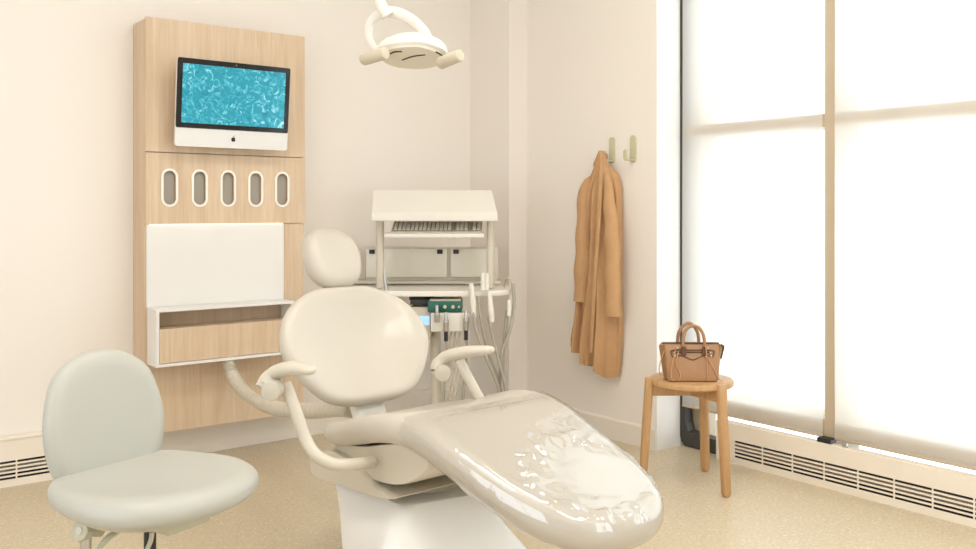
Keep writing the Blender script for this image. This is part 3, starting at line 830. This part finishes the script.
def seat_dish(u, s):
    k = max(0, 1-(u/.25)**2)
    if s < .5: return .018*k*math.sin(math.pi*min(1, s/.5))
    return -.006*k
obj('seat_cushion', pillow(OUT, .078, .042, seat_fn, dish=seat_dish, inner=16, c=(0, .55)), 'vinyl', ch)
# clear film over the leg rest, wrinkled at the toe
film = pillow([(p.x, p.y) for p in crom(ol, 9, True)], .078, .042, lambda u, s, h: seat_fn(u*1.006, .55+(s-.55)*1.006, h*1.03+(.0025 if h > 0 else -.0025)), dish=seat_dish, inner=64, c=(0, .55))
kill = []
for f in film.faces:
    cpt = f.calc_center_median()
    yy = (cpt.y-chy)*cyw - (cpt.x-chx)*syw
    if yy > -.40: kill.append(f)
bmesh.ops.delete(film, geom=kill, context='FACES')
for v in film.verts:
    x = (v.co.x-chx)*cyw + (v.co.y-chy)*syw; y = -(v.co.x-chx)*syw + (v.co.y-chy)*cyw
    w = max(0, min(1, (-y-.66)/.15))
    e = max(0, min(1, (abs(x)-.17)/.06))
    k = max(w, e*.5)
    t_ = noise.turbulence(Vector((x*7, y*7, .3)), 3, False)
    dd = math.hypot((x-.03)/.165, (y+.79)/.15) + .25*noise.noise(Vector((x*11, y*11, 8)))
    ring = math.exp(-((dd-1)/.22)**2) + .35*max(0, min(1, (-y-.85)/.08))
    ridge = (1-abs(noise.noise(Vector((x*15+t_*1.5, y*15, 1.7)))*2.2))
    ridge2 = (1-abs(noise.noise(Vector((x*34, y*34+t_*2, 5.1)))*2.2))
    top = 1 if v.co.z > along(max(0, min(1.0, -y+.04)))[0].z-.012-.0 else 0
    v.co.z += (.0022 + .009*ring*max(0, ridge)**3 + .0035*ring*max(0, ridge2)**2 + .0015*e*max(0, ridge2)**2)*top
obj('clear_foot_cover', film, 'film', ch)['label'] = 'clear plastic protective film over the foot end'

# seat pan, carrier and body below
def side_block(bm, prof2, hx0, hx1, bev=.012, taper=1):
    """closed side profile (y,z) extruded across x with rounded flanks"""
    loops = []
    cyc = sum(p[0] for p in prof2)/len(prof2); czc = sum(p[1] for p in prof2)/len(prof2)
    for x, sc_ in ((hx0, 1-bev*3.2), (hx0+bev*.35, 1-bev*1.2), (hx0+bev, 1), (hx1-bev, 1), (hx1-bev*.35, 1-bev*1.2), (hx1, 1-bev*3.2)):
        loops.append([CW(x, cyc+(y-cyc)*sc_, czc+(z-czc)*sc_) for y, z in prof2])
    return loft(bm, loops)
def sm2(p, n=4): return [(q.x, q.y) for q in crom([(a, c_, 0) for a, c_ in p], n, True)]
b = side_block(B(), sm2([(-.04, .435), (-.08, .455), (-.2, .475), (-.32, .505), (-.42, .520), (-.48, .495), (-.46, .46), (-.38, .415), (-.28, .395), (-.14, .40)]), -.225, .225)
obj('seat_carrier', b, 'plast', ch)
b = side_block(B(), sm2([(.06, .40), (-.04, .435), (-.12, .43), (-.20, .41), (-.26, .385), (-.34, .372), (-.28, .36), (-.10, .35), (.04, .345), (.07, .37)]), -.24, .20)
obj('side_arm_housing', b, 'plast', ch)
b = side_block(B(), sm2([(-.42, .49), (-.54, .485), (-.70, .44), (-.86, .40), (-.82, .37), (-.66, .39), (-.50, .42)]), -.15, .16)
obj('leg_rest_bracket', b, 'plastw', ch)
b = side_block(B(), sm2([(-.46, .45), (-.60, .41), (-.74, .36), (-.72, .335), (-.56, .35), (-.46, .38)]), -.05, .19)
obj('leg_rest_panel', b, 'plastw', ch)
for i in range(3):
    b = B(); tube(b, [CW(-.12+.02*i, -.10, .36), CW(-.14, -.13-.02*i, .32), CW(-.12+.01*i, -.06-.05*i, .28)], .009, 8, 5)
    obj('cable', b, 'cord', ch)
obj('pivot_column', loft(B(), [[CW(a, y, z) for a, y in rrect(.20, .24, .05, 5, 0, -.16)] for z in (.20, .42)]), 'plastd', ch)
def rpoly(pts, r, n=6):
    out = []; N = len(pts)
    for i in range(N):
        p = Vector(pts[i]); a = Vector(pts[i-1]); c_ = Vector(pts[(i+1) % N])
        da = (a-p).normalized(); dc = (c_-p).normalized()
        for k in range(n+1):
            t = k/n
            q = (p+da*r)*(1-t)**2 + p*2*t*(1-t) + (p+dc*r)*t*t
            out.append((q.x, q.y))
    return out
b = B(); loops = []
for z, rn, fn_, ff, rf, r in ((0, (1.20, 2.20), (1.06, 1.86), (1.72, 1.74), (1.68, 2.25), .07),
                              (.05, (1.205, 2.21), (1.075, 1.865), (1.705, 1.76), (1.67, 2.26), .07),
                              (.145, (1.225, 2.25), (1.125, 1.89), (1.62, 1.82), (1.64, 2.29), .06),
                              (.25, (1.245, 2.31), (1.19, 1.93), (1.54, 1.88), (1.62, 2.32), .05),
                              (.315, (1.25, 2.345), (1.24, 1.955), (1.50, 1.92), (1.61, 2.34), .045),
                              (.335, (1.27, 2.33), (1.26, 1.975), (1.49, 1.94), (1.59, 2.33), .04)):
    loops.append([(x, y, z) for x, y in rpoly([rn, fn_, ff, rf], r)])
loft(b, loops); obj('base', b, 'white', ch)

# backrest
el = math.radians(60)
BU = Vector((0, math.cos(el), math.sin(el))); BN = Vector((0, -math.sin(el), math.cos(el)))
B0 = Vector((-.006, .09, .512))
def back_fn(u, s, h, bow=.035):
    q = B0 + BU*s + BN*(h + bow*(u/.27)**2 - .02*math.sin(math.pi*min(1, max(0, s/.40))))
    return CW(u-.006, q.y, q.z)
bh = [(0, 0), (.09, .002), (.155, .022), (.205, .07), (.245, .13), (.264, .19), (.252, .255), (.218, .314), (.162, .358), (.10, .385), (.04, .392)]
bo_ = [(a, s, 0) for a, s in bh] + [(-a, s, 0) for a, s in bh[:0:-1]]
BOUT = [(p.x, p.y) for p in crom(bo_, 4, True)]
obj('backrest', pillow(BOUT, .066, .034, back_fn, dish=lambda u, s: .022*max(0, 1-(u/.2)**2)*max(0, 1-((s-.2)/.19)**2), inner=9, c=(0, .21)), 'vinyl', ch)
b = B(); loft(b, [[CW(a, B0.y+BU.y*s-BN.y*.045*0+d, B0.z+BU.z*s) for a, d in rrect(.11, .05, .018, 4, 0, .055)] for s in (-.10, .02, .30)])
obj('backrest_support', b, 'plastw', ch)
# headrest
def head_fn(u, s, h):
    q = B0 + BU*(.388+s) + BN*(h+.012)
    return CW(u-.010, q.y, q.z)
hh = [(0, 0), (.045, .003), (.08, .03), (.097, .078), (.098, .128), (.083, .175), (.05, .205), (.02, .213)]
ho = [(a, s, 0) for a, s in hh] + [(-a, s, 0) for a, s in hh[:0:-1]]
HOUT = [(p.x, p.y) for p in crom(ho, 4, True)]
obj('headrest', pillow(HOUT, .10, .055, head_fn, dish=lambda u, s: .018*max(0, 1-(u/.08)**2), inner=7, c=(0, .115)), 'vinyl', ch)
b = B()
tube(b, [CW(0, *(B0+BU*.36-BN*.03)[1:]), CW(0, *(B0+BU*.5-BN*.03)[1:])], .02, 10, 1, flat=.4, up=(0, 1, 0)); obj('headrest_bar', b, 'steel', ch)

# armrests
def armrest(side):
    if side < 0:
        x = 1.085
        pad = [(269, 392, 2.26), (266, 383, 2.26), (275, 373, 2.27), (292, 368, 2.24), (309, 370, 2.20), (314, 371, 2.19)]
        post = [(285, 383, 2.27), (296, 412, 2.26), (306, 440, 2.25), (316, 455, 2.23), (333, 464, 2.23), (352, 464.5, 2.26), (372, 462, 2.34)]
    else:
        pad = [(439, 375, 2.72), (436, 367, 2.72), (446, 357, 2.72), (466, 352, 2.68), (488, 350, 2.64), (492.5, 350.5, 2.63)]
        post = [(459, 360, 2.70), (468, 377, 2.69), (478, 396, 2.68), (488, 412, 2.66), (486, 425, 2.60), (470, 432, 2.55)]
    b = B(); k = 1 if side < 0 else 1.0
    tube(b, [S(*p) for p in pad], [.020, .027, .030, .029, .021, .006], 16, 8, flat=.62, up=(0, 0, 1))
    a = obj('armrest_pad', b, 'plastd' if False else 'plast', ch)
    b = B(); tube(b, [S(*p) for p in post], .0155, 16, 8); obj('armrest_post', b, 'plast', ch)
    c_ = S(pad[0][0]+5, pad[0][1]-3, pad[0][2]-.01)
    b = B(); d = Vector((-.7, -.7, 0)).normalized(); cyl(b, c_+d*.026, c_-d*.02, .025, bev=.004, n=28); obj('armrest_pivot', b, 'plastd', ch)
armrest(-1); armrest(1)

# ================================================================== HOSE from tower to chair
b = B()
pth = [S(*p) for p in ((228, 356, 3.93), (232, 374, 3.93), (246, 393, 3.80), (272, 407, 3.5), (305, 411, 3.2), (340, 408, 2.92), (352, 409, 2.87))]
P_ = crom(pth, 40); rr = [.027+.0018*math.sin(i*1.25) for i in range(len(P_))]
tube(b, P_, rr, 14, 1)
tag(obj('service_hose', b, 'plast'), 'ribbed cream hose from the oak tower to the chair back', 'hose')

# ================================================================== OPERATOR STOOL
oz = 1.98
oo = W((150-488)/905*oz, oz, 0)
an = math.radians(-50)
os_ = thing('rolling_stool', 'grey-green upholstered dental operator stool with rounded backrest, front left', 'stool', oo, HEAD+math.radians(-122))
# local frame: +y forward (towards image right and near); x across
def oseat(u, s, h): return (u, s, .500 + h - .045*max(0, s-.06)**1.5 + .05*max(0, -s-.12) - .02*u*u)
so = crom([(0, -.19, 0), (.10, -.185, 0), (.175, -.13, 0), (.215, -.03, 0), (.222, .07, 0), (.185, .16, 0), (.10, .215, 0), (0, .23, 0), (-.10, .215, 0), (-.185, .16, 0), (-.222, .07, 0), (-.215, -.03, 0), (-.175, -.13, 0), (-.10, -.185, 0)], 5, True)
obj('seat', pillow([(p.x*.91, p.y*.985) for p in so], .062, .040, oseat, dish=lambda u, s: .016*max(0, 1-(u/.18)**2-(s/.18)**2), inner=8), 'vinyl_s', os_, local=True)
def oback(u, s, h):
    return (u, -.150 - .12*s + h + .7*u*u, .468+s)
bo2 = crom([(0, 0, 0), (.08, .008, 0), (.130, .05, 0), (.149, .125, 0), (.142, .20, 0), (.115, .265, 0), (.06, .302, 0), (0, .312, 0), (-.06, .302, 0), (-.115, .265, 0), (-.142, .20, 0), (-.149, .125, 0), (-.130, .05, 0), (-.08, .008, 0)], 5, True)
obj('backrest', pillow([(p.x, p.y) for p in bo2], .062, .036, oback, inner=8, c=(0, .15), dish=lambda u, s: .008*max(0, 1-(u/.14)**2)), 'vinyl_s', os_, local=True)
SR = HEAD+math.radians(-122)
def SO(u, v, Zd):
    return Matrix.Rotation(-SR, 3, 'Z') @ (S(u, v, Zd) - oo)
b = B(); loft(b, [[(p.x*k*.92, p.y*k, z) for p in so] for k, z in ((.64, .452), (.78, .457), (.81, .466), (.76, .476))]); obj('seat_pan', b, 'mech', os_, local=True)
b = B(); box(b, -.055, .055, -.12, .13, .425, .455, .006); obj('tilt_mechanism', b, 'mech', os_, local=True)
b = B(); p0, p1 = SO(79, 531, 1.84), SO(100, 531, 1.90); d_ = (p1-p0).normalized()
cyl(b, p0, p0+d_*.018, .021, n=8, bev=.003); cyl(b, p0+d_*.015, p1, .012); kn = obj('tension_knob', b, 'mech', os_, local=True, auto=25)
b = B(); cyl(b, p0-d_*.0015, p0+d_*.004, .008, n=12); obj('knob_screw', b, 'plastd', kn, local=True)
b = B(); tube(b, [SO(120, 530, 1.88), SO(108, 538, 1.86), SO(95, 552, 1.84), SO(82, 560, 1.84)], [.009, .009, .007, .008], 10, 5, flat=.6); obj('tilt_lever', b, 'mech', os_, local=True)
b = B(); tube(b, [SO(152, 532, 1.9), SO(151, 540, 1.9), SO(146, 552, 1.9)], .005, 8, 5); obj('height_lever', b, 'mech', os_, local=True)
b = B(); cyl(b, SO(86, 530, 1.92), SO(86, 580, 1.92), .011); obj('adjustment_rod', b, 'steel', os_, local=True)
b = B(); tube(b, [(0, -.10, .415), (0, -.17, .415), (0, -.205, .45), (0, -.205, .55), (0, -.20, .62)], .014, 10, 6, flat=.6, up=(0, 1, 0)); obj('back_bracket', b, 'mech', os_, local=True)
b = B(); cyl(b, (.0, .0, .20), (.0, .0, .40), .013); obj('gas_lift', b, 'black', os_, local=True)
b = B(); cyl(b, (0, 0, .07), (0, 0, .22), .027); obj('lift_sleeve', b, 'steel', os_, local=True)
b = B()
for k in range(5):
    a = 2*math.pi*k/5+.3
    tube(b, [(0, 0, .085), (.14*math.cos(a), .14*math.sin(a), .08), (.27*math.cos(a), .27*math.sin(a), .066)], [.028, .02, .015], 10, 4, flat=.7)
obj('star_base', b, 'steel', os_, local=True)
for k in range(5):
    a = 2*math.pi*k/5+.3; c_ = Vector((.265*math.cos(a), .265*math.sin(a), .0262)); t_ = Vector((-math.sin(a), math.cos(a), 0))
    b = B(); cyl(b, c_-t_*.014, c_+t_*.014, .0255, bev=.004); cyl(b, c_, c_+Vector((0, 0, .035)), .007); obj('castor', b, 'black', os_, local=True)

# ================================================================== unseen ceiling panels, added as fill light
for i, (x, y) in enumerate(((.4, 1.9), (1.9, 1.9), (.4, .1), (1.9, .1))):
    t = thing('ceiling_fill_panel', 'added square fill panel overhead, out of view', 'ceiling light', (x, y, CEIL-.03), group='added ceiling fill panels')
    obj('frame', plate([(x-.31, y-.31), (x+.31, y-.31), (x+.31, y+.31), (x-.31, y+.31)], [[(x-.29, y-.29), (x+.29, y-.29), (x+.29, y+.29), (x-.29, y+.29)]], CEIL-.03, CEIL-.001, lambda a, b_, d: (a, b_, d)), 'white', t, False)
    obj('fill_diffuser', box(B(), x-.289, x+.289, y-.289, y+.289, CEIL-.02, CEIL-.012), 'lamp', t, False)

for o in list(C.objects):
    if '_o' in o.keys(): del o['_o']

# ================================================================== LIGHT
w = bpy.data.worlds.new('World'); sc.world = w; w.use_nodes = True
bg = w.node_tree.nodes['Background']; bg.inputs[0].default_value = (.90, .96, 1.03, 1); bg.inputs[1].default_value = 2.7
for i, (x, y) in enumerate(((.4, 1.9), (1.9, 1.9), (.4, .1), (1.9, .1))):
    ld = bpy.data.lights.new('ceiling_fill_light', 'AREA'); ld.energy = 9; ld.size = .55; ld.color = (1, .96, .92)  # added fill, one area light under each unseen panel
    lo_ = bpy.data.objects.new('ceiling_fill_light', ld); C.objects.link(lo_); lo_.location = (x, y, CEIL-.035)

cam = bpy.data.cameras.new('camera'); co_ = bpy.data.objects.new('camera', cam); C.objects.link(co_)
co_.location = (0, 0, CAMH); co_.rotation_euler = (math.pi/2, 0, HEAD)
cam.sensor_width = 36; cam.lens = 905/976*36; cam.shift_y = -(274.5-210)/976
sc.camera = co_
sc.view_settings.view_transform = 'Standard'; sc.view_settings.look = 'None'; sc.view_settings.gamma = 1
sc.view_settings.use_curve_mapping = False; sc.view_settings.exposure = 0.15
